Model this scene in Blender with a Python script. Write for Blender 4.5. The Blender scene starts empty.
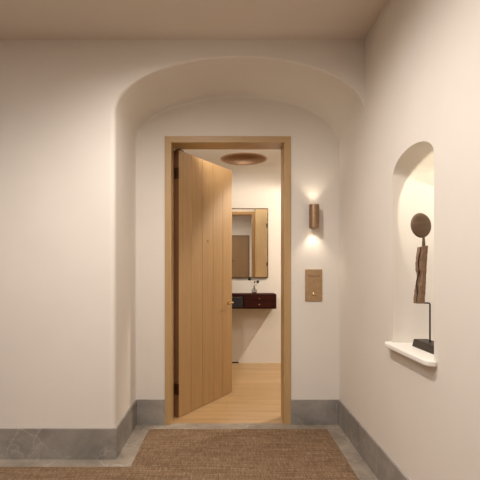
import bpy, bmesh, math, random
from mathutils import Vector, Matrix
random.seed(4)
C = bpy.context.scene
COL = C.collection
PI = math.pi

# ------------------------------------------------------------------ materials
def new_mat(name):
    m = bpy.data.materials.new(name); m.use_nodes = True
    nt = m.node_tree; b = nt.nodes['Principled BSDF']
    return m, nt, b
def N(nt, t, **kw):
    n = nt.nodes.new(t)
    for k, v in kw.items():
        if k in n.inputs: n.inputs[k].default_value = v
        else: setattr(n, k, v)
    return n
def coords(nt, scale=(1,1,1), rot=(0,0,0)):
    tc = nt.nodes.new('ShaderNodeTexCoord'); mp = nt.nodes.new('ShaderNodeMapping')
    mp.inputs['Scale'].default_value = scale; mp.inputs['Rotation'].default_value = rot
    nt.links.new(tc.outputs['Object'], mp.inputs['Vector'])
    return mp.outputs['Vector']
def ramp(nt, fac, stops):
    r = nt.nodes.new('ShaderNodeValToRGB')
    e = r.color_ramp.elements
    e[0].position, e[0].color = stops[0][0], (*stops[0][1], 1)
    e[1].position, e[1].color = stops[-1][0], (*stops[-1][1], 1)
    for p, c in stops[1:-1]:
        x = e.new(p); x.color = (*c, 1)
    nt.links.new(fac, r.inputs['Fac'])
    return r.outputs['Color']
def bump(nt, b, h, strength, dist=0.002):
    bp = nt.nodes.new('ShaderNodeBump'); bp.inputs['Strength'].default_value = strength
    bp.inputs['Distance'].default_value = dist
    nt.links.new(h, bp.inputs['Height']); nt.links.new(bp.outputs['Normal'], b.inputs['Normal'])

def plain(name, col, rough=.5, metal=0.0, **kw):
    m, nt, b = new_mat(name)
    n = N(nt, 'ShaderNodeTexNoise', Scale=40.0, Detail=4.0)
    nt.links.new(coords(nt), n.inputs['Vector'])
    c = ramp(nt, n.outputs['Fac'], [(.3, tuple(x*.88 for x in col)), (.7, tuple(min(1, x*1.1) for x in col))])
    nt.links.new(c, b.inputs['Base Color'])
    b.inputs['Roughness'].default_value = rough; b.inputs['Metallic'].default_value = metal
    for k, v in kw.items(): b.inputs[k].default_value = v
    return m

def plaster(name, col, amp=.03):
    m, nt, b = new_mat(name)
    v = coords(nt)
    n = N(nt, 'ShaderNodeTexNoise', Scale=1.6, Detail=6.0, Roughness=.6)
    nt.links.new(v, n.inputs['Vector'])
    c = ramp(nt, n.outputs['Fac'], [(.3, tuple(x*(1-amp) for x in col)), (.7, tuple(x*(1+amp) for x in col))])
    nt.links.new(c, b.inputs['Base Color'])
    n2 = N(nt, 'ShaderNodeTexNoise', Scale=60.0, Detail=5.0)
    nt.links.new(v, n2.inputs['Vector'])
    bump(nt, b, n2.outputs['Fac'], .15, .002)
    b.inputs['Roughness'].default_value = .85
    b.inputs['Specular IOR Level'].default_value = .25
    return m

def oak(name, light, dark, axis='Z', rough=.42, scale=1.0):
    m, nt, b = new_mat(name)
    s = {'X': (.6, 14, 14), 'Y': (14, .6, 14), 'Z': (14, 14, .6)}[axis]
    v = coords(nt, tuple(x*scale for x in s))
    n = N(nt, 'ShaderNodeTexNoise', Scale=1.5, Detail=8.0, Roughness=.62, Distortion=.6)
    nt.links.new(v, n.inputs['Vector'])
    c = ramp(nt, n.outputs['Fac'], [(.25, dark), (.5, tuple((a+c2)/2 for a, c2 in zip(light, dark))), (.75, light)])
    n2 = N(nt, 'ShaderNodeTexNoise', Scale=9.0, Detail=6.0, Roughness=.7)
    nt.links.new(v, n2.inputs['Vector'])
    mx = nt.nodes.new('ShaderNodeMix'); mx.data_type = 'RGBA'; mx.blend_type = 'MULTIPLY'
    mx.inputs['Factor'].default_value = .35
    nt.links.new(c, mx.inputs['A'])
    nt.links.new(ramp(nt, n2.outputs['Fac'], [(.35, (.7,.66,.6)), (.6, (1,1,1))]), mx.inputs['B'])
    nt.links.new(mx.outputs['Result'], b.inputs['Base Color'])
    bump(nt, b, n2.outputs['Fac'], .12, .001)
    b.inputs['Roughness'].default_value = rough
    return m

def stone(name, base, vein):
    m, nt, b = new_mat(name)
    v = coords(nt)
    n = N(nt, 'ShaderNodeTexNoise', Scale=3.0, Detail=10.0, Roughness=.7, Distortion=.5)
    nt.links.new(v, n.inputs['Vector'])
    c = ramp(nt, n.outputs['Fac'], [(.3, tuple(x*.6 for x in base)), (.7, tuple(x*1.4 for x in base))])
    vo = N(nt, 'ShaderNodeTexVoronoi', Scale=4.5); vo.feature = 'DISTANCE_TO_EDGE'
    ad = nt.nodes.new('ShaderNodeVectorMath'); ad.operation = 'ADD'
    n3 = N(nt, 'ShaderNodeTexNoise', Scale=3.5, Detail=6.0)
    sc = nt.nodes.new('ShaderNodeVectorMath'); sc.operation = 'SCALE'; sc.inputs['Scale'].default_value = .5
    nt.links.new(v, n3.inputs['Vector']); nt.links.new(n3.outputs['Color'], sc.inputs[0])
    nt.links.new(v, ad.inputs[0]); nt.links.new(sc.outputs[0], ad.inputs[1])
    nt.links.new(ad.outputs[0], vo.inputs['Vector'])
    vr = ramp(nt, vo.outputs['Distance'], [(0, (1,1,1)), (.018, (.25,.25,.25)), (.045, (0,0,0))])
    n4 = N(nt, 'ShaderNodeTexNoise', Scale=5.0); nt.links.new(v, n4.inputs['Vector'])
    ml = nt.nodes.new('ShaderNodeMath'); ml.operation = 'MULTIPLY'
    gr = ramp(nt, n4.outputs['Fac'], [(.42, (0,0,0)), (.62, (.6,.6,.6))])
    nt.links.new(vr, ml.inputs[0]); nt.links.new(gr, ml.inputs[1])
    mx = nt.nodes.new('ShaderNodeMix'); mx.data_type = 'RGBA'
    nt.links.new(ml.outputs[0], mx.inputs['Factor']); nt.links.new(c, mx.inputs['A'])
    mx.inputs['B'].default_value = (*vein, 1)
    nt.links.new(mx.outputs['Result'], b.inputs['Base Color'])
    b.inputs['Roughness'].default_value = .6
    bump(nt, b, n.outputs['Fac'], .1)
    return m

def sisal():
    m, nt, b = new_mat('sisal_weave')
    v = coords(nt)
    n = N(nt, 'ShaderNodeTexNoise', Scale=1.0, Detail=7.0, Roughness=.75)
    nt.links.new(coords(nt, (4, 60, 20)), n.inputs['Vector'])
    n2 = N(nt, 'ShaderNodeTexNoise', Scale=1.0, Detail=6.0, Roughness=.7)
    nt.links.new(coords(nt, (130, 14, 20)), n2.inputs['Vector'])
    ad = nt.nodes.new('ShaderNodeMath'); ad.operation = 'ADD'
    nt.links.new(n.outputs['Fac'], ad.inputs[0]); nt.links.new(n2.outputs['Fac'], ad.inputs[1])
    n3 = N(nt, 'ShaderNodeTexNoise', Scale=90.0, Detail=3.0); nt.links.new(v, n3.inputs['Vector'])
    a2 = nt.nodes.new('ShaderNodeMath'); a2.operation = 'MULTIPLY_ADD'
    nt.links.new(n3.outputs['Fac'], a2.inputs[0]); a2.inputs[1].default_value = .5
    nt.links.new(ad.outputs[0], a2.inputs[2])
    c = ramp(nt, a2.outputs[0], [(.25, (.15,.09,.05)), (.5, (.235,.15,.09)), (.75, (.35,.24,.155)), (1, (.50,.37,.26))])
    r = nt.nodes.new('ShaderNodeMapRange'); r.inputs['From Min'].default_value = .8; r.inputs['From Max'].default_value = 1.7
    nt.links.new(a2.outputs[0], r.inputs['Value'])
    for l in list(nt.links):
        if l.to_node.type == 'VALTORGB' and l.from_node == a2: nt.links.remove(l)
    rn = [x for x in nt.nodes if x.type == 'VALTORGB'][0]
    nt.links.new(r.outputs['Result'], rn.inputs['Fac'])
    nt.links.new(c, b.inputs['Base Color'])
    w1 = N(nt, 'ShaderNodeTexWave', Scale=55.0, Distortion=2.0); w1.bands_direction = 'Y'
    w2 = N(nt, 'ShaderNodeTexWave', Scale=40.0, Distortion=2.0); w2.bands_direction = 'X'
    nt.links.new(v, w1.inputs['Vector']); nt.links.new(v, w2.inputs['Vector'])
    m2 = nt.nodes.new('ShaderNodeMath'); m2.operation = 'MULTIPLY'
    nt.links.new(w1.outputs['Fac'], m2.inputs[0]); nt.links.new(w2.outputs['Fac'], m2.inputs[1])
    a3 = nt.nodes.new('ShaderNodeMath'); nt.links.new(m2.outputs[0], a3.inputs[0]); nt.links.new(a2.outputs[0], a3.inputs[1])
    bump(nt, b, a3.outputs[0], .6, .004)
    b.inputs['Roughness'].default_value = .95; b.inputs['Specular IOR Level'].default_value = .1
    return m

def plank_floor():
    m, nt, b = new_mat('oak_floor_boards')
    v = coords(nt)
    br = N(nt, 'ShaderNodeTexBrick', Scale=1.0)
    br.inputs['Color1'].default_value = (.50,.32,.155,1); br.inputs['Color2'].default_value = (.57,.375,.19,1)
    br.inputs['Mortar'].default_value = (.28,.16,.07,1); br.inputs['Mortar Size'].default_value = .0012
    br.inputs['Brick Width'].default_value = 1.6; br.inputs['Row Height'].default_value = .22
    nt.links.new(v, br.inputs['Vector'])
    n = N(nt, 'ShaderNodeTexNoise', Scale=1.5, Detail=8.0, Roughness=.62, Distortion=.6)
    nt.links.new(coords(nt, (.8, 13, 13)), n.inputs['Vector'])
    mx = nt.nodes.new('ShaderNodeMix'); mx.data_type = 'RGBA'; mx.blend_type = 'MULTIPLY'; mx.inputs['Factor'].default_value = .7
    nt.links.new(br.outputs['Color'], mx.inputs['A'])
    nt.links.new(ramp(nt, n.outputs['Fac'], [(.3, (.7,.66,.6)), (.65, (1,1,1))]), mx.inputs['B'])
    nt.links.new(mx.outputs['Result'], b.inputs['Base Color'])
    b.inputs['Roughness'].default_value = .38
    return m

M_wall = plaster('lime_plaster', (.77,.715,.65))
M_ceil = plaster('ceiling_plaster', (.74,.655,.57), .02)
M_ceil2 = plaster('room_ceiling_plaster', (.77,.72,.65), .02)
M_oak = oak('oak_frame', (.55,.365,.175), (.45,.285,.125))
M_leaf = oak('oak_door_boards', (.475,.295,.135), (.385,.23,.095), rough=.45)
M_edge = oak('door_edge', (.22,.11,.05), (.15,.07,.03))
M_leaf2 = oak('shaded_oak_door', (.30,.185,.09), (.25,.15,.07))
M_oakx = oak('oak_lintel', (.55,.365,.175), (.45,.285,.125), 'X')
M_dark = oak('dark_walnut', (.052,.009,.004), (.022,.0035,.002), 'X', rough=.7)
M_dark.node_tree.nodes['Principled BSDF'].inputs['Specular IOR Level'].default_value = .15
M_darkz = oak('aged_timber', (.34,.21,.125), (.16,.09,.05), 'Z', rough=.7, scale=2.2)
M_pale = oak('pale_oak_panel', (.88,.72,.46), (.76,.60,.36), 'Z', rough=.35)
M_stone = stone('grey_limestone', (.27,.245,.22), (.50,.45,.40))
M_stonef = stone('floor_limestone', (.30,.25,.20), (.56,.49,.40))
M_sisal = sisal()
M_floor = plank_floor()
M_brass = plain('aged_brass', (.42,.25,.12), .38, 1.0)
M_brassd = plain('plate_brass', (.43,.28,.15), .5, .45)
M_brassp = plain('polished_brass', (.85,.62,.34), .2, 1.0)
M_hinge = plain('dark_bronze_hinge', (.075,.032,.016), .45, .6)
M_copper = plain('copper_sconce', (.38,.25,.155), .4, .85)
M_bronze = plain('blackened_bronze', (.05,.035,.025), .4, .5)
M_basew = plain('dark_base', (.035,.024,.017), .5)
M_disc = oak('worn_disc_wood', (.21,.14,.085), (.12,.075,.045), 'X', rough=.5, scale=1.6)
M_sill = plaster('cream_stone_sill', (.84,.80,.73), .02)
M_mirror, _nt, _b = new_mat('mirror_glass'); _b.inputs['Base Color'].default_value = (.93,.9,.84,1); _b.inputs['Metallic'].default_value = 1; _b.inputs['Roughness'].default_value = .015
M_mframe = plain('mirror_frame_bronze', (.13,.085,.05), .4, .6)
M_glass, _nt, _b = new_mat('clear_glass'); _b.inputs['Transmission Weight'].default_value = 1; _b.inputs['Roughness'].default_value = .02; _b.inputs['IOR'].default_value = 1.45
M_flower = plain('dark_petals', (.012,.007,.006), .8)
M_petal = plain('white_petals', (.75,.68,.58), .7)
M_stem = plain('stems', (.10,.085,.04), .6)
M_navy = plain('navy_leather', (.02,.022,.032), .4)
M_dish = plain('bronze_dish', (.40,.235,.125), .45, .35)
M_dishd = plain('bronze_dish_recess', (.19,.115,.07), .5, .3)
M_rub = plain('engraving_dark', (.16,.09,.05), .6)
M_bulb, _nt, _b = new_mat('sconce_diffuser'); _b.inputs['Emission Color'].default_value = (1,.82,.58,1); _b.inputs['Emission Strength'].default_value = 6; _b.inputs['Base Color'].default_value = (1,.9,.7,1)
M_lamp, _nt, _b = new_mat('downlight_lens'); _b.inputs['Emission Color'].default_value = (1,.86,.66,1); _b.inputs['Emission Strength'].default_value = 12

# ------------------------------------------------------------------ helpers
def obj(name, bm, mat, parent=None, smooth=False, bevel=0, seg=2):
    me = bpy.data.meshes.new(name)
    bmesh.ops.recalc_face_normals(bm, faces=bm.faces)
    bm.to_mesh(me); bm.free()
    if mat: me.materials.append(mat)
    if smooth:
        for p in me.polygons: p.use_smooth = True
    o = bpy.data.objects.new(name, me); COL.objects.link(o)
    if parent: o.parent = parent
    if bevel:
        md = o.modifiers.new('bevel', 'BEVEL'); md.width = bevel; md.segments = seg; md.limit_method = 'ANGLE'
        md.angle_limit = math.radians(35)
    return o
def tag(o, label=None, cat=None, group=None, kind=None):
    if label: o['label'] = label
    if cat: o['category'] = cat
    if group: o['group'] = group
    if kind: o['kind'] = kind
    return o
def empty(name, loc=(0,0,0), rot=(0,0,0)):
    o = bpy.data.objects.new(name, None); COL.objects.link(o); o.location = loc; o.rotation_euler = rot
    o.empty_display_size = .1
    return o
def box(bm, x0, x1, y0, y1, z0, z1):
    vs = [bm.verts.new((x, y, z)) for x in (x0, x1) for y in (y0, y1) for z in (z0, z1)]
    for f in ((0,1,3,2),(4,6,7,5),(0,4,5,1),(2,3,7,6),(0,2,6,4),(1,5,7,3)):
        bm.faces.new([vs[i] for i in f])
def boxes(*bs):
    bm = bmesh.new()
    for b in bs: box(bm, *b)
    return bm
def lathe(prof, n=40, axis='Z', c=(0,0,0), close=True):
    bm = bmesh.new(); rings = []
    for r, h in prof:
        if r < 1e-6: rings.append([bm.verts.new((0,0,h))])
        else: rings.append([bm.verts.new((r*math.cos(2*PI*i/n), r*math.sin(2*PI*i/n), h)) for i in range(n)])
    for a, b in zip(rings, rings[1:]):
        for i in range(n):
            j = (i+1) % n
            if len(a) == 1 and len(b) == 1: continue
            if len(a) == 1: bm.faces.new([a[0], b[i], b[j]])
            elif len(b) == 1: bm.faces.new([a[i], a[j], b[0]])
            else: bm.faces.new([a[i], a[j], b[j], b[i]])
    if axis == 'Y': bmesh.ops.rotate(bm, verts=bm.verts, cent=(0,0,0), matrix=Matrix.Rotation(PI/2, 3, 'X'))
    if axis == 'X': bmesh.ops.rotate(bm, verts=bm.verts, cent=(0,0,0), matrix=Matrix.Rotation(PI/2, 3, 'Y'))
    bmesh.ops.translate(bm, verts=bm.verts, vec=c)
    return bm
def tube(bm, pts, rad, n=10):
    pts = [Vector(p) for p in pts]
    if not hasattr(rad, '__len__'): rad = [rad]*len(pts)
    rings = []; up = None
    for i, p in enumerate(pts):
        d = (pts[min(i+1, len(pts)-1)] - pts[max(i-1, 0)]).normalized()
        if up is None: up = d.orthogonal().normalized()
        u = (up - d*up.dot(d)).normalized(); up = u; w = d.cross(u)
        rings.append([bm.verts.new(p + (u*math.cos(2*PI*k/n) + w*math.sin(2*PI*k/n))*rad[i]) for k in range(n)])
    for a, b in zip(rings, rings[1:]):
        for k in range(n): bm.faces.new([a[k], a[(k+1)%n], b[(k+1)%n], b[k]])
    bm.faces.new(rings[0][::-1]); bm.faces.new(rings[-1])
    return bm
def plate_with_holes(bm, outer, holes, f):
    """flat polygon with holes; 2D points mapped to 3D by f"""
    es = []
    for loop in [outer] + holes:
        vs = [bm.verts.new(f(*p)) for p in loop]
        es += [bm.edges.new((vs[i], vs[(i+1) % len(vs)])) for i in range(len(vs))]
    bmesh.ops.triangle_fill(bm, use_beauty=True, use_dissolve=False, edges=es)

# ------------------------------------------------------------------ dimensions (metres; Y runs away from the camera)
XR = .88            # right wall
YF, YB, YD = 2.777, 3.40, 3.57   # wall face with the arch, wall face with the door, its far side
YFAR = 5.66         # end wall of the room beyond
HC, HC2 = 2.68, 2.46
XL, YBK = -3.8, -.72
SPR, RISE = 2.217, .352
NX, NA = .0815, .7985          # centre and half width of the arched recess
DX0, DX1, DZ = -.486, .498, 2.252
ix0, ix1, iz = -.436, .445, 2.203

# ------------------------------------------------------------------ wall with arch, recess walls and vault
def arch_loop(off, n=40):
    """outline of the recess grown outward by off, clipped at the right wall"""
    pts = [(NX-NA-off, 0.0), (NX-NA-off, SPR-.25)]
    for i in range(n+1):
        a = PI - PI*i/n
        q = off*(1 - .75*min(1, math.sin(a)*1.4 + .15)) if off > 0 else off
        if a < PI/2 and off > 0: q = off*.25*min(1, math.sin(a)*2)
        pts.append((min(XR, NX + (NA+q)*math.cos(a)), SPR + (RISE+q)*math.sin(a)))
    pts.append((XR, 0.0))
    return pts
bm = bmesh.new()
r = .032
outer = arch_loop(r)
poly = [(XL, 0)] + outer[:-1] + [(XR, HC), (XL, HC)]
vs = [bm.verts.new((x, YF, z)) for x, z in poly]
es = [bm.edges.new((vs[i], vs[(i+1) % len(vs)])) for i in range(len(vs))]
bmesh.ops.triangle_fill(bm, use_beauty=True, edges=es)
rings = []
for k in range(7):
    a = PI/2*k/6
    rings.append([bm.verts.new((x, YF + r*(1-math.cos(a)), z)) for x, z in arch_loop(r*(1-math.sin(a)))])
# vault meets back wall with a small cove
rc = .02
for k in range(5):
    a = PI/2*k/4
    rings.append([bm.verts.new((x, YB - rc + rc*math.sin(a), z)) for x, z in arch_loop(-rc*(1-math.cos(a)))])
for a, b in zip(rings, rings[1:]):
    for i in range(len(a)-2):
        bm.faces.new([a[i], a[i+1], b[i+1], b[i]])
o = obj('wall_front', bm, M_wall, smooth=True); tag(o, kind='structure')
md = o.modifiers.new('es', 'EDGE_SPLIT'); md.split_angle = math.radians(40)

bm = bmesh.new()
L = arch_loop(0)
poly = [(L[0][0], 0), *L[1:-1], (XR, 0), (DX1-.02, 0), (DX1-.02, DZ-.02), (DX0+.02, DZ-.02), (DX0+.02, 0)]
vs = [bm.verts.new((x, YB, z)) for x, z in poly]
es = [bm.edges.new((vs[i], vs[(i+1) % len(vs)])) for i in range(len(vs))]
bmesh.ops.triangle_fill(bm, use_beauty=True, edges=es)
tag(obj('wall_back', bm, M_wall), kind='structure')

# far side of the door wall (faces the inner room)
RX0, RX1 = -1.9, 2.1
bm = bmesh.new()
poly = [(RX0, 0), (DX0+.02, 0), (DX0+.02, DZ-.02), (DX1-.02, DZ-.02), (DX1-.02, 0), (RX1, 0), (RX1, HC2), (RX0, HC2)]
vs = [bm.verts.new((x, YD, z)) for x, z in poly]
es = [bm.edges.new((vs[i], vs[(i+1) % len(vs)])) for i in range(len(vs))]
bmesh.ops.triangle_fill(bm, use_beauty=True, edges=es)
tag(obj('wall_inner', bm, M_wall), kind='structure')

# right wall with arched niche
NC, NH, NZ0, NSP, NRI, ND = 2.0725, .2275, .822, 1.70, .098, .24
def niche_loop(w=1.0, rise=1.0, n=28):
    pts = [(NC-NH*w, NZ0), (NC-NH*w, NSP)]
    for i in range(1, n):
        a = PI - PI*i/n
        pts.append((NC + NH*w*math.cos(a), NSP + NRI*rise*math.sin(a)))
    pts += [(NC+NH*w, NSP), (NC+NH*w, NZ0)]
    return pts
bm = bmesh.new()
plate_with_holes(bm, [(YBK, 0), (YB, 0), (YB, HC), (YBK, HC)], [niche_loop()], lambda y, z: (XR, y, z))
bm.verts.ensure_lookup_table()
rings = []
for k in range(21):
    a = PI/2*k/20
    w = math.cos(a)**.62 if k < 20 else 0.0005
    w = max(w, .0005)
    rings.append([bm.verts.new((XR + ND*math.sin(a), y, z)) for y, z in niche_loop(w, 1 - .35*math.sin(a)**2)])
for a, b in zip(rings, rings[1:]):
    for i in range(len(a)-1): bm.faces.new([a[i], a[i+1], b[i+1], b[i]])
bmesh.ops.remove_doubles(bm, verts=bm.verts, dist=1e-5)
o = obj('wall_right', bm, M_wall, smooth=True)
md = o.modifiers.new('es', 'EDGE_SPLIT'); md.split_angle = math.radians(38)
tag(o, kind='structure')

def quad(name, pts, mat, kind='structure'):
    bm = bmesh.new(); bm.faces.new([bm.verts.new(p) for p in pts])
    return tag(obj(name, bm, mat), kind=kind)
quad('wall_left', [(XL, YBK, 0), (XL, YF, 0), (XL, YF, HC), (XL, YBK, HC)], M_wall)
quad('wall_rear', [(XL, YBK, 0), (XR, YBK, 0), (XR, YBK, HC), (XL, YBK, HC)], M_wall)
tag(obj('ceiling', boxes((XL, XR, YBK, YF+.05, HC, HC+.05)), M_ceil), kind='structure')
tag(obj('floor', boxes((XL, XR, YBK, YB+.02, -.06, 0)), M_stonef), kind='structure')
tag(obj('floor.001', boxes((RX0, RX1, YB+.02, YFAR+.01, -.06, 0.0)), M_floor), kind='structure')

# inner room: walls with coved ceiling
quad('wall_room_left', [(RX0, YD, 0), (RX0, YFAR, 0), (RX0, YFAR, HC2), (RX0, YD, HC2)], M_wall)
quad('wall_room_right', [(RX1, YD, 0), (RX1, YFAR, 0), (RX1, YFAR, HC2), (RX1, YD, HC2)], M_wall)
cv = .3
quad('wall_far', [(RX0, YFAR, 0), (RX1, YFAR, 0), (RX1, YFAR, HC2-cv), (RX0, YFAR, HC2-cv)], M_wall)
bm = bmesh.new(); prof = [(YFAR, HC2-cv)]
for k in range(1, 17):
    a = PI/2*k/16; prof.append((YFAR - cv + cv*math.cos(a), HC2 - cv + cv*math.sin(a)))
prof.append((5.25, HC2))
va = [bm.verts.new((RX0, y, z)) for y, z in prof]; vb = [bm.verts.new((RX1, y, z)) for y, z in prof]
for i in range(len(prof)-1): bm.faces.new([va[i], va[i+1], vb[i+1], vb[i]])
va2 = [bm.verts.new((x, y, HC2)) for x, y in [(RX0, 5.25), (RX1, 5.25), (RX1, YD), (RX0, YD)]]
es = [bm.edges.new((va2[i], va2[(i+1)%4])) for i in range(4)]
DCX, DCY, DR = .19, 4.88, .256
hv = [bm.verts.new((DCX+DR*math.cos(2*PI*i/56), DCY+DR*math.sin(2*PI*i/56), HC2)) for i in range(56)]
es += [bm.edges.new((hv[i], hv[(i+1)%56])) for i in range(56)]
bmesh.ops.triangle_fill(bm, use_beauty=True, edges=es)
tag(obj('ceiling.001', bm, M_ceil2, smooth=True), kind='structure')

# ------------------------------------------------------------------ stone baseboards
bt, bh = .012, .194
def bb(name, x0, x1, y0, y1):
    tag(obj(name, boxes((x0, x1, y0, y1, 0, bh)), M_stone, bevel=.0015), kind='structure')
xl = NX-NA
bb('baseboard_front', XL, xl+bt, YF-bt, YF+.02)
bb('baseboard_return', xl-.02, xl+bt, YF+.02, YB)
bb('baseboard_back_left', xl+bt, DX0, YB-bt, YB)
bb('baseboard_back_right', DX1, XR-bt, YB-bt, YB)
bb('baseboard_right', XR-bt, XR, YBK, YB)

# ------------------------------------------------------------------ sisal rug set inside the stone border
bm = bmesh.new()
L = [(-3.6, -.45), (.755, -.45), (.755, 3.275), (-.588, 3.275), (-.588, 2.642), (-3.6, 2.642)]
f = bm.faces.new([bm.verts.new((x, y, .001)) for x, y in L])
ex = bmesh.ops.extrude_face_region(bm, geom=[f])
bmesh.ops.translate(bm, verts=[v for v in ex['geom'] if isinstance(v, bmesh.types.BMVert)], vec=(0,0,.007))
tag(obj('woven_rug', bm, M_sisal), 'brown woven sisal rug running up to the door inside a grey stone border', 'rug')

# ------------------------------------------------------------------ entry door
door = empty('door_1', (ix0, YD, 0)); tag(door, 'half open oak plank door in an oak frame under the plaster arch', 'door', kind='structure')
def at_door(o): o.matrix_parent_inverse = Matrix.Translation((-ix0, -YD, 0)); return o
bm = boxes((DX0, ix0, YB-.014, YD+.014, 0, iz))
at_door(obj('door_jamb', bm, M_oak, door, bevel=.0015))
at_door(obj('door_jamb', boxes((ix1, DX1, YB-.014, YD+.014, 0, iz)), M_oak, door, bevel=.0015))
at_door(obj('door_head', boxes((DX0, DX1, YB-.014, YD+.014, iz, DZ)), M_oakx, door, bevel=.0015))
# leaf: built in its own frame, hinge axis at origin, local +X along leaf, +Y through thickness (away from hall)
TH = math.radians(59.4); LW, LT, LH = .868, .05, 2.19
leaf = empty('door_leaf', (0, 0, 0)); leaf.parent = door; leaf.rotation_euler = (0, 0, TH)
bm = bmesh.new()
gw, gd = .0035, .006
n = 5; pw = LW/n
# front face with V grooves, as one profile extruded in z
pr = [(0, -LT)]
for i in range(1, n):
    x = i*pw; pr += [(x-gw, -LT), (x, -LT+gd), (x+gw, -LT)]
pr += [(LW, -LT), (LW, 0)]
for i in range(n-1, 0, -1):
    x = i*pw; pr += [(x+gw, 0), (x, -gd), (x-gw, 0)]
pr += [(0, 0)]
lo = [bm.verts.new((x, y, .004)) for x, y in pr]; hi = [bm.verts.new((x, y, LH)) for x, y in pr]
for i in range(len(pr)):
    j = (i+1) % len(pr); bm.faces.new([lo[i], lo[j], hi[j], hi[i]])
bm.faces.new(lo[::-1]); bm.faces.new(hi)
lf = obj('leaf_panel', bm, M_leaf, leaf)
obj('edge_shade_strip', boxes((-.002, .0, -LT+.001, -.001, .004, LH)), M_edge, leaf)  # added strip; its darker oak puts shade into the hinge edge
for zc in (.233, 2.0):
    bm = boxes((-.004, .001, -LT+.002, .002, zc-.045, zc+.045))
    tube(bm, [(-.005, -LT+.004, zc-.045), (-.005, -LT+.004, zc+.045)], .0075, 12)
    obj('hinge', bm, M_hinge, leaf)
obj('door_closer', boxes((.002, .07, -LT-.0, -.01, LH+.001, LH+.008)), M_hinge, leaf)
obj('peephole', lathe([(0,.006),(.004,.005),(.007,.008),(.009,.006),(.010,0)], 20, 'Y', (.5*LW, -LT, 1.47)), M_brass, leaf, True)
hx = .925*LW
hb = lathe([(0,.011),(.018,.011),(.024,.008),(.025,0)], 28, 'Y', (hx, -LT, .895))
hd = obj('handle', hb, M_brass, leaf, True)
bm = bmesh.new()
tube(bm, [(hx, -LT-.009, .895), (hx, -LT-.045, .895), (hx-.004, -LT-.054, .895), (hx-.014, -LT-.058, .895), (hx-.10, -LT-.058, .895)], .0065, 12)
obj('lever', bm, M_brassp, leaf, True)

# ------------------------------------------------------------------ wall sconce
sx, sz = .670, 1.62
sc = empty('wall_sconce', (sx, YB, sz-.09)); tag(sc, 'copper cylinder sconce lighting the wall up and down right of the door', 'wall light')
bm = lathe([(.034,-.082),(.039,-.09),(.039,.09),(.034,.082),(.034,-.082)], 40)
bmesh.ops.translate(bm, verts=bm.verts, vec=(0, -.062, .09))
obj('lamp_shade', bm, M_copper, sc, True)
sm = sc.children[0].modifiers.new('es', 'EDGE_SPLIT'); sm.split_angle = .6
obj('wall_mount', boxes((-.02, .02, -.03, 0, .05, .13)), M_copper, sc, bevel=.002)
for s in (-1, 1):
    obj('bulb', lathe([(0, .09+s*.06), (.03, .09+s*.06), (.03, .09+s*.052), (0, .09+s*.052)], 24, c=(0,-.062,0)), M_bulb, sc)

# brass plate with button
pl = empty('call_plate', (.678, YB, 1.088)); tag(pl, 'rectangular brass plate with engraving and a small round button below the sconce', 'call plate')
obj('plate', boxes((-.066, .066, -.008, 0, -.125, .125)), M_brassd, pl, bevel=.002)
obj('button', lathe([(0,.006),(.008,.006),(.011,.004),(.012,0)], 24, 'Y', (0,-.008,-.072)), M_brassp, pl, True)
bm = bmesh.new()   # worn engraved strokes: unreadable marks across the upper third
rr = random.Random(9)
x = -.046
while x < .044:
    h = rr.uniform(.006, .013); zc = .073 + rr.uniform(-.004, .004) - (x)*.12
    tube(bm, [(x, -.0085, zc+h), (x+.004, -.0085, zc), (x+.007, -.0085, zc-h*.6), (x+.010, -.0085, zc+h*.3)], .0019, 6)
    x += rr.uniform(.012, .017)
obj('engraving', bm, M_rub, pl)

# ------------------------------------------------------------------ niche sill
bm = bmesh.new()
y0, y1, p = NC-NH-.03, NC+NH+.035, .044
out = [(XR+.02, y0), (XR-.01, y0), (XR-p+.008, y0+.008), (XR-p, y0+.035)]
out += [(XR-p, y1-.035), (XR-p+.008, y1-.008), (XR-.01, y1), (XR+.02, y1)]
out = [(XR+.0, y0)] + out[1:-1] + [(XR+.0, y1)]
# inside the niche: follow the curved back
for k in range(0, 13):
    a = PI/2*k/12; w = max(math.cos(a)**.62, 0.0)
    out.append((XR+ND*math.sin(a), NC+NH*w-.0005))
for k in range(11, -1, -1):
    a = PI/2*k/12; w = math.cos(a)**.62
    out.append((XR+ND*math.sin(a), NC-NH*w+.0005))
clean = []
for q in out:
    if not clean or (Vector(q)-Vector(clean[-1])).length > 1e-4: clean.append(q)
a = [bm.verts.new((x, y, .797)) for x, y in clean]; b = [bm.verts.new((x, y, .823)) for x, y in clean]
for i in range(len(a)):
    j = (i+1) % len(a); bm.faces.new([a[i], a[j], b[j], b[i]])
bm.faces.new(a[::-1]); bm.faces.new(b)
tag(obj('niche_sill', bm, M_sill, bevel=.007, seg=3), 'cream rounded stone sill projecting from the foot of the wall niche', 'sill')

# ------------------------------------------------------------------ sculpture
ST = .8235
sculp = empty('stick_sculpture', (.968, 2.07, ST)); tag(sculp, 'abstract wooden figure with round disc head on a thin rod standing in the niche', 'sculpture')
bm = bmesh.new()
bw = [(-.038, -.115), (.044, -.115), (.044, .112), (-.038, .112)]
a = [bm.verts.new((x, y, 0)) for x, y in bw]; b = [bm.verts.new((x*.86, y*.93, .037)) for x, y in bw]
for i in range(4): bm.faces.new([a[i], a[(i+1)%4], b[(i+1)%4], b[i]])
bm.faces.new(a[::-1]); bm.faces.new(b)
obj('base', bm, M_basew, sculp, bevel=.0015)
bm = bmesh.new()
tube(bm, [(0,0,.03), (0,0,.216), (-.003,0,.222), (-.010,0,.224), (-.030,0,.224), (-.035,0,.226), (-.037,0,.232), (-.037,0,.27)], .0038, 10)
obj('support_rod', bm, M_bronze, sculp, True)
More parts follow.
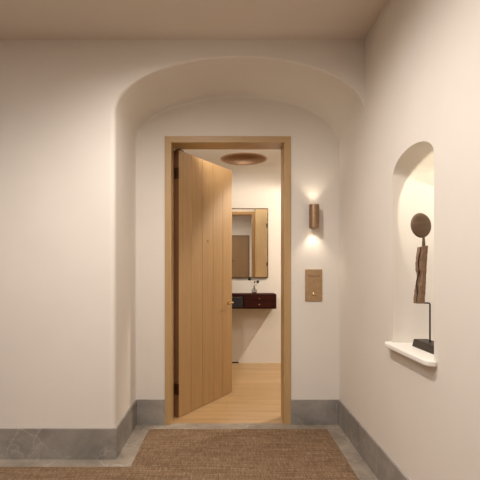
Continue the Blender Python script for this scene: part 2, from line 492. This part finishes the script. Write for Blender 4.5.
# worn plank body: irregular slab, leaning slightly, chipped near-left edge
bm = bmesh.new()
rr = random.Random(3); rows = []
nz = 22
for i in range(nz+1):
    t = i/nz; z = .222 + t*.266
    cx = -.050 + .018*t**1.6 + .002*math.sin(t*5)
    wl = .021 - .001*t + .002*math.sin(t*9+1) + rr.uniform(-.0008,.0008)
    if .35 < t < .55: wl -= .004
    wr = .020 + rr.uniform(-.0008,.0008)
    row = []
    for (dx, dy) in ((-wl, .016), (-wl, -.004), (-wl+.008, -.017), (0, -.02), (wr-.004, -.018), (wr, -.012), (wr, .014), (0, .02)):
        row.append(bm.verts.new((cx+dx + rr.uniform(-.0008,.0008), dy + rr.uniform(-.0012,.0012), z + (-.010*(dx+.03)/.05 if i == nz else 0)*-1)))
    rows.append(row)
for a, b in zip(rows, rows[1:]):
    for k in range(8): bm.faces.new([a[k], a[(k+1)%8], b[(k+1)%8], b[k]])
bm.faces.new(rows[0][::-1]); bm.faces.new(rows[-1])
body = obj('timber_body', bm, M_darkz, sculp, bevel=.0012)
bm = bmesh.new()   # dark strip running down the plank's left face
tube(bm, [(-.069+.018*(t**1.6)+.003*math.sin(t*14), -.012+.002*math.sin(t*20), .225+.265*t) for t in [k/14 for k in range(15)]],
     [.0022+.0016*abs(math.sin(k*1.7)) for k in range(15)], 6)
obj('dark_edge', bm, M_basew, body)
bm = bmesh.new()
tube(bm, [(-.030,0,.478), (-.030,0,.51), (-.030,0,.53), (-.034,0,.55)], [.0085,.0075,.006,.006], 12)
obj('neck', bm, M_disc, sculp, True)
prof = [(0,.011),(.02,.0105),(.042,.009),(.051,.005),(.0535,0),(.051,-.005),(.042,-.009),(.02,-.0105),(0,-.011)]
bm = lathe(prof, 48, 'Y')
bmesh.ops.scale(bm, verts=bm.verts, vec=(.98,1,1.12))
bmesh.ops.rotate(bm, verts=bm.verts, cent=(0,0,0), matrix=Matrix.Rotation(math.radians(8), 3, 'Z') @ Matrix.Rotation(math.radians(-14), 3, 'Y'))
bmesh.ops.translate(bm, verts=bm.verts, vec=(-.043,0,.594))
obj('disc_head', bm, M_disc, sculp, True)

# ------------------------------------------------------------------ inner room: console, mirror, vase, dish light
con = empty('wall_console', (.13, YFAR, .733)); tag(con, 'dark walnut floating console with two small drawers fixed under the mirror', 'console')
cx0, cx1, cd, ch = -.48, .48, .30, .18
obj('carcass', boxes((cx0, cx1, -cd, 0, ch-.018, ch), (cx0, cx1, -cd, 0, 0, .018), (cx0, cx0+.018, -cd, 0, .018, ch-.018),
    (cx1-.018, cx1, -cd, 0, .018, ch-.018), (.075, .09, -cd, 0, .018, ch-.018), (cx0+.018, cx1-.018, -.015, 0, .018, ch-.018)), M_dark, con, bevel=.0015)
for z0 in (.021, .0915):
    d = obj('drawer', boxes((.093, cx1-.021, -cd-.004, -cd+.25, z0, z0+.0675)), M_dark, con, bevel=.002)
    obj('knob', lathe([(0,.018),(.006,.016),(.008,.011),(.004,.005),(.004,0)], 16, 'Y', (.27, -cd-.004, z0+.034)), M_brassp, d, True)
for z0 in (.021, .0915):
    d = obj('drawer', boxes((cx0+.021, -.12, -cd-.004, -cd+.25, z0, z0+.0675)), M_dark, con, bevel=.002)
    obj('knob', lathe([(0,.018),(.006,.016),(.008,.011),(.004,.005),(.004,0)], 16, 'Y', (-.29, -cd-.004, z0+.034)), M_brassp, d, True)
bx = empty('storage_box', (.13, YFAR-cd+.015, .7515)); tag(bx, 'dark navy box kept in the open bay of the walnut console', 'box')
obj('box_body', boxes((-.10, .066, -.012, .2, 0, .115)), M_navy, bx, bevel=.003)
obj('lid', boxes((-.102, .068, -.014, .202, .117, .131)), M_navy, bx, bevel=.003)
obj('clasp', boxes((-.07, .05, -.0165, -.0145, .119, .124)), M_brass, bx)

mir = empty('wall_mirror', (.12, YFAR, 1.12)); tag(mir, 'rectangular mirror with thin bronze frame on the far wall above the console', 'mirror')
mw, mh, ft = .405, .885, .010
obj('mirror_pane', boxes((-mw, mw, -.018, -.004, 0.004, mh)), M_mirror, mir)
obj('frame', boxes((-mw-ft, mw+ft, -.028, 0, mh, mh+ft), (-mw-ft, mw+ft, -.028, 0, -ft+.004, .004), (-mw-ft, -mw, -.028, 0, .004, mh), (mw, mw+ft, -.028, 0, .004, mh)), M_mframe, mir)

vx, vy, vz = .345, YFAR-.17, .9135
va = empty('bud_vase', (vx, vy, vz)); tag(va, 'small clear glass bud vase on the console under the mirror', 'vase')
prof = [(0,0),(.018,0),(.030,.010),(.036,.028),(.034,.046),(.022,.062),(.011,.074),(.010,.092),(.013,.10),(.0115,.10),(.0085,.092),(.0095,.074),(.020,.060),(.032,.046),(.034,.028),(.028,.012),(.016,.003),(0,.003)]
obj('glass_body', lathe(prof, 32), M_glass, va, True)
def flower(name, dx, dz, rad, mat, label):
    f = empty(name, (vx, vy, vz)); tag(f, label, 'flower', 'stems in the glass bud vase')
    bm = bmesh.new()
    tube(bm, [(dx*.03, 0, .02), (dx*.08, 0, .08), (dx*.35, -.002, .11+.2*(dz-.11)), (dx, -.004, dz-rad*.6)], .0016, 6)
    obj('stem', bm, M_stem, f, True)
    bm = bmesh.new(); rq = random.Random(int(abs(dx)*9999)+3)
    bmesh.ops.create_icosphere(bm, subdivisions=3, radius=rad)
    for v in bm.verts:
        v.co *= 1 + rq.uniform(-.16, .1); v.co += Vector((dx, -.004, dz))
    obj('bloom', bm, mat, f)
flower('dried_flower', -.060, .187, .020, M_flower, 'dark round bloom leaning left, highest in the bud vase')
flower('dried_flower', .044, .150, .018, M_flower, 'larger dark round bloom leaning right in the bud vase')
flower('dried_flower', .004, .146, .012, M_flower, 'small dark bloom upright in the middle of the bud vase')
for i, (dx, dz) in enumerate([(-.045,.118),(.038,.115)]):
    flower('white_flower', dx, dz, .010, M_petal, ['tiny pale bloom low on the left of the bud vase', 'tiny pale bloom low on the right of the bud vase'][i])

dl = empty('ceiling_dish_light', (DCX, DCY, HC2)); tag(dl, 'round bronze dome light recessed in the ceiling of the inner room above the open door', 'ceiling light')
obj('dish_rim', lathe([(DR-.012,.002),(DR-.012,-.006),(DR+.006,-.006),(DR+.008,0)], 56), M_dish, dl, True)
obj('dish_bowl', lathe([((DR-.01)*math.cos(t), .001+.17*math.sin(t)) for t in [PI/2*k/14 for k in range(14)]] + [(0,.171)], 56), M_dish, dl, True)
obj('bulb', lathe([(0,.135),(.03,.137),(.04,.145),(.04,.168)], 24), M_brassd, dl, True)

tag(obj('dark_floor_strip', boxes((.06, .15, YFAR-.012, YFAR, 0.0, .016)), M_bronze, bevel=.001), 'small dark strip at the foot of the far wall beside the open door', 'outlet')  # thin dark strip along the wall foot

# pale panel with hooks, seen in the mirror (stands against the inner side of the door wall)
pn = empty('coat_panel', (.77, YD+.014, 0)); tag(pn, 'pale oak wall panel with two dark hooks reflected at the right of the mirror', 'coat panel')
obj('board', boxes((-.268, .25, .0, .02, .0, 2.38)), M_pale, pn, bevel=.002)
for z in (1.32, 2.0):
    bm = bmesh.new()
    tube(bm, [(-.06,.02,z), (-.06,.055,z-.005), (-.06,.075,z+.012), (-.06,.08,z+.03)], [.010,.009,.009,.013], 10)
    tube(bm, [(-.06,.024,z-.03), (-.06,.024,z+.03)], .013, 10)
    obj('hook', bm, M_bronze, pn, True)

# door in the wall behind the camera (reflected)
d2 = empty('door_2', (.29, YBK, 0)); tag(d2, 'closed oak door on the opposite side of the hall reflected in the mirror', 'door', kind='structure')
obj('door_leaf', boxes((-.36, .30, 0, .02, .004, 2.16)), M_leaf2, d2)
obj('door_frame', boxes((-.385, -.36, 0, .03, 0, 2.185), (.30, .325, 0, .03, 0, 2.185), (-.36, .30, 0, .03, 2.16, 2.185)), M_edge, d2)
obj('peephole', lathe([(0,.004),(.012,.003),(.014,0)], 16, 'Y', (.05,.02,1.95)), M_bronze, d2)
bm = bmesh.new(); tube(bm, [(-.1,.02,1.48), (-.1,.06,1.48), (-.16,.065,1.48)], .009, 10)
obj('handle', bm, M_bronze, d2, True)

# ------------------------------------------------------------------ downlights and lamps
def spot(name, loc, target, power, size, blend=.6, rad=.03, col=(1,.80,.56)):
    l = bpy.data.lights.new(name, 'SPOT'); l.energy = power; l.spot_size = math.radians(size); l.spot_blend = blend
    l.shadow_soft_size = rad; l.color = col
    o = bpy.data.objects.new(name, l); COL.objects.link(o); o.location = loc
    o.rotation_euler = (Vector(target)-Vector(loc)).to_track_quat('-Z', 'Y').to_euler()
    return o
def area(name, loc, target, power, sx, sy, col=(1,.80,.56)):
    l = bpy.data.lights.new(name, 'AREA'); l.shape = 'RECTANGLE'; l.size = sx; l.size_y = sy; l.energy = power; l.color = col
    o = bpy.data.objects.new(name, l); COL.objects.link(o); o.location = loc
    o.rotation_euler = (Vector(target)-Vector(loc)).to_track_quat('-Z', 'Y').to_euler()
    return o
WARM = (1, .88, .72)
# flush downlights in the hall ceiling
dls = [(-.25, 1.85), (-1.35, 1.5), (-2.7, 1.5), (.1, .2)]
for i, (x, y) in enumerate(dls):
    t = empty('downlight', (x, y, HC))
    tag(t, ['round recessed downlight in the hall ceiling nearest the arch', 'round recessed downlight in the hall ceiling left of the camera',
        'round recessed downlight at the left end of the hall ceiling', 'round recessed downlight in the hall ceiling above the camera'][i], 'downlight', 'recessed downlights of the hall')
    obj('trim_ring', lathe([(.035,0),(.035,-.003),(.048,-.004),(.050,0)], 28), M_ceil, t, True)
    obj('lens', lathe([(0,-.001),(.034,-.001)], 28), M_lamp, t)
HALL = (1, .94, .88)
spot('downlight_lamp', (dls[0][0], dls[0][1], HC-.01), (-.1, 2.2, 0), 112, 156, .8, .03, HALL)
spot('downlight_lamp', (dls[1][0], dls[1][1], HC-.01), (-1.35, 1.4, 0), 46, 150, .9, .05, HALL)
spot('downlight_lamp', (dls[2][0], dls[2][1], HC-.01), (-2.7, 1.4, 0), 10, 150, .9, .05, HALL)
spot('downlight_lamp', (dls[3][0], dls[3][1], HC-.01), (.1, .2, 0), 26, 160, .9, .05, HALL)
area('hall_fill', (-.5, .85, HC-.02), (-.5, .85, 0), 34, 2.2, .8, HALL)  # added soft fill for the hall, no fixture at this spot
# sconce up / down
spot('sconce_lamp', (sx, YB-.062, sz+.06), (sx, YB-.03, sz+1), 3.5, 90, .8, .02, (1,.89,.70))
spot('sconce_lamp', (sx, YB-.062, sz-.06), (sx, YB-.03, sz-1), 6, 90, .8, .02, (1,.89,.72))
# niche lamp and fill
spot('niche_light', (XR+.035, NC-.12, NSP+.06), (XR+.20, NC+.05, NSP-.07), 4.2, 80, .1, .006, (1,.93,.74))
spot('niche_light', (XR+.07, NC+.0, NSP+.075), (XR+.07, NC+.02, NZ0), 0.8, 110, .9, .01, (1,.90,.72))  # wide fill added in place of warm bounce, not a second lamp
# inner room
spot('room_lamp', (1.7, 4.67, HC2-.03), (.1, 5.40, .5), 150, 98, .25, .03, WARM)
spot('room_lamp', (-.9, 4.5, HC2-.03), (-.6, 5.0, 0), 14, 150, .8, .03, WARM)
area('cove_lamp', (.2, 3.68, HC2-.12), (.2, 4.1, HC2), 13, 1.8, .08, HALL)

w = bpy.data.worlds.new('world'); C.world = w; w.use_nodes = True
w.node_tree.nodes['Background'].inputs['Color'].default_value = (1, .86, .70, 1)
w.node_tree.nodes['Background'].inputs['Strength'].default_value = .05

# ------------------------------------------------------------------ camera
cam = bpy.data.cameras.new('camera'); co = bpy.data.objects.new('camera', cam); COL.objects.link(co)
cam.sensor_width = 36; cam.lens = 434/480*36
cam.shift_x = 13/480; cam.shift_y = 31/480; cam.clip_start = .02
co.location = (0, 0, 1.2); co.rotation_euler = (PI/2, 0, 0)
C.camera = co
C.view_settings.view_transform = 'Standard'
C.view_settings.exposure = 0
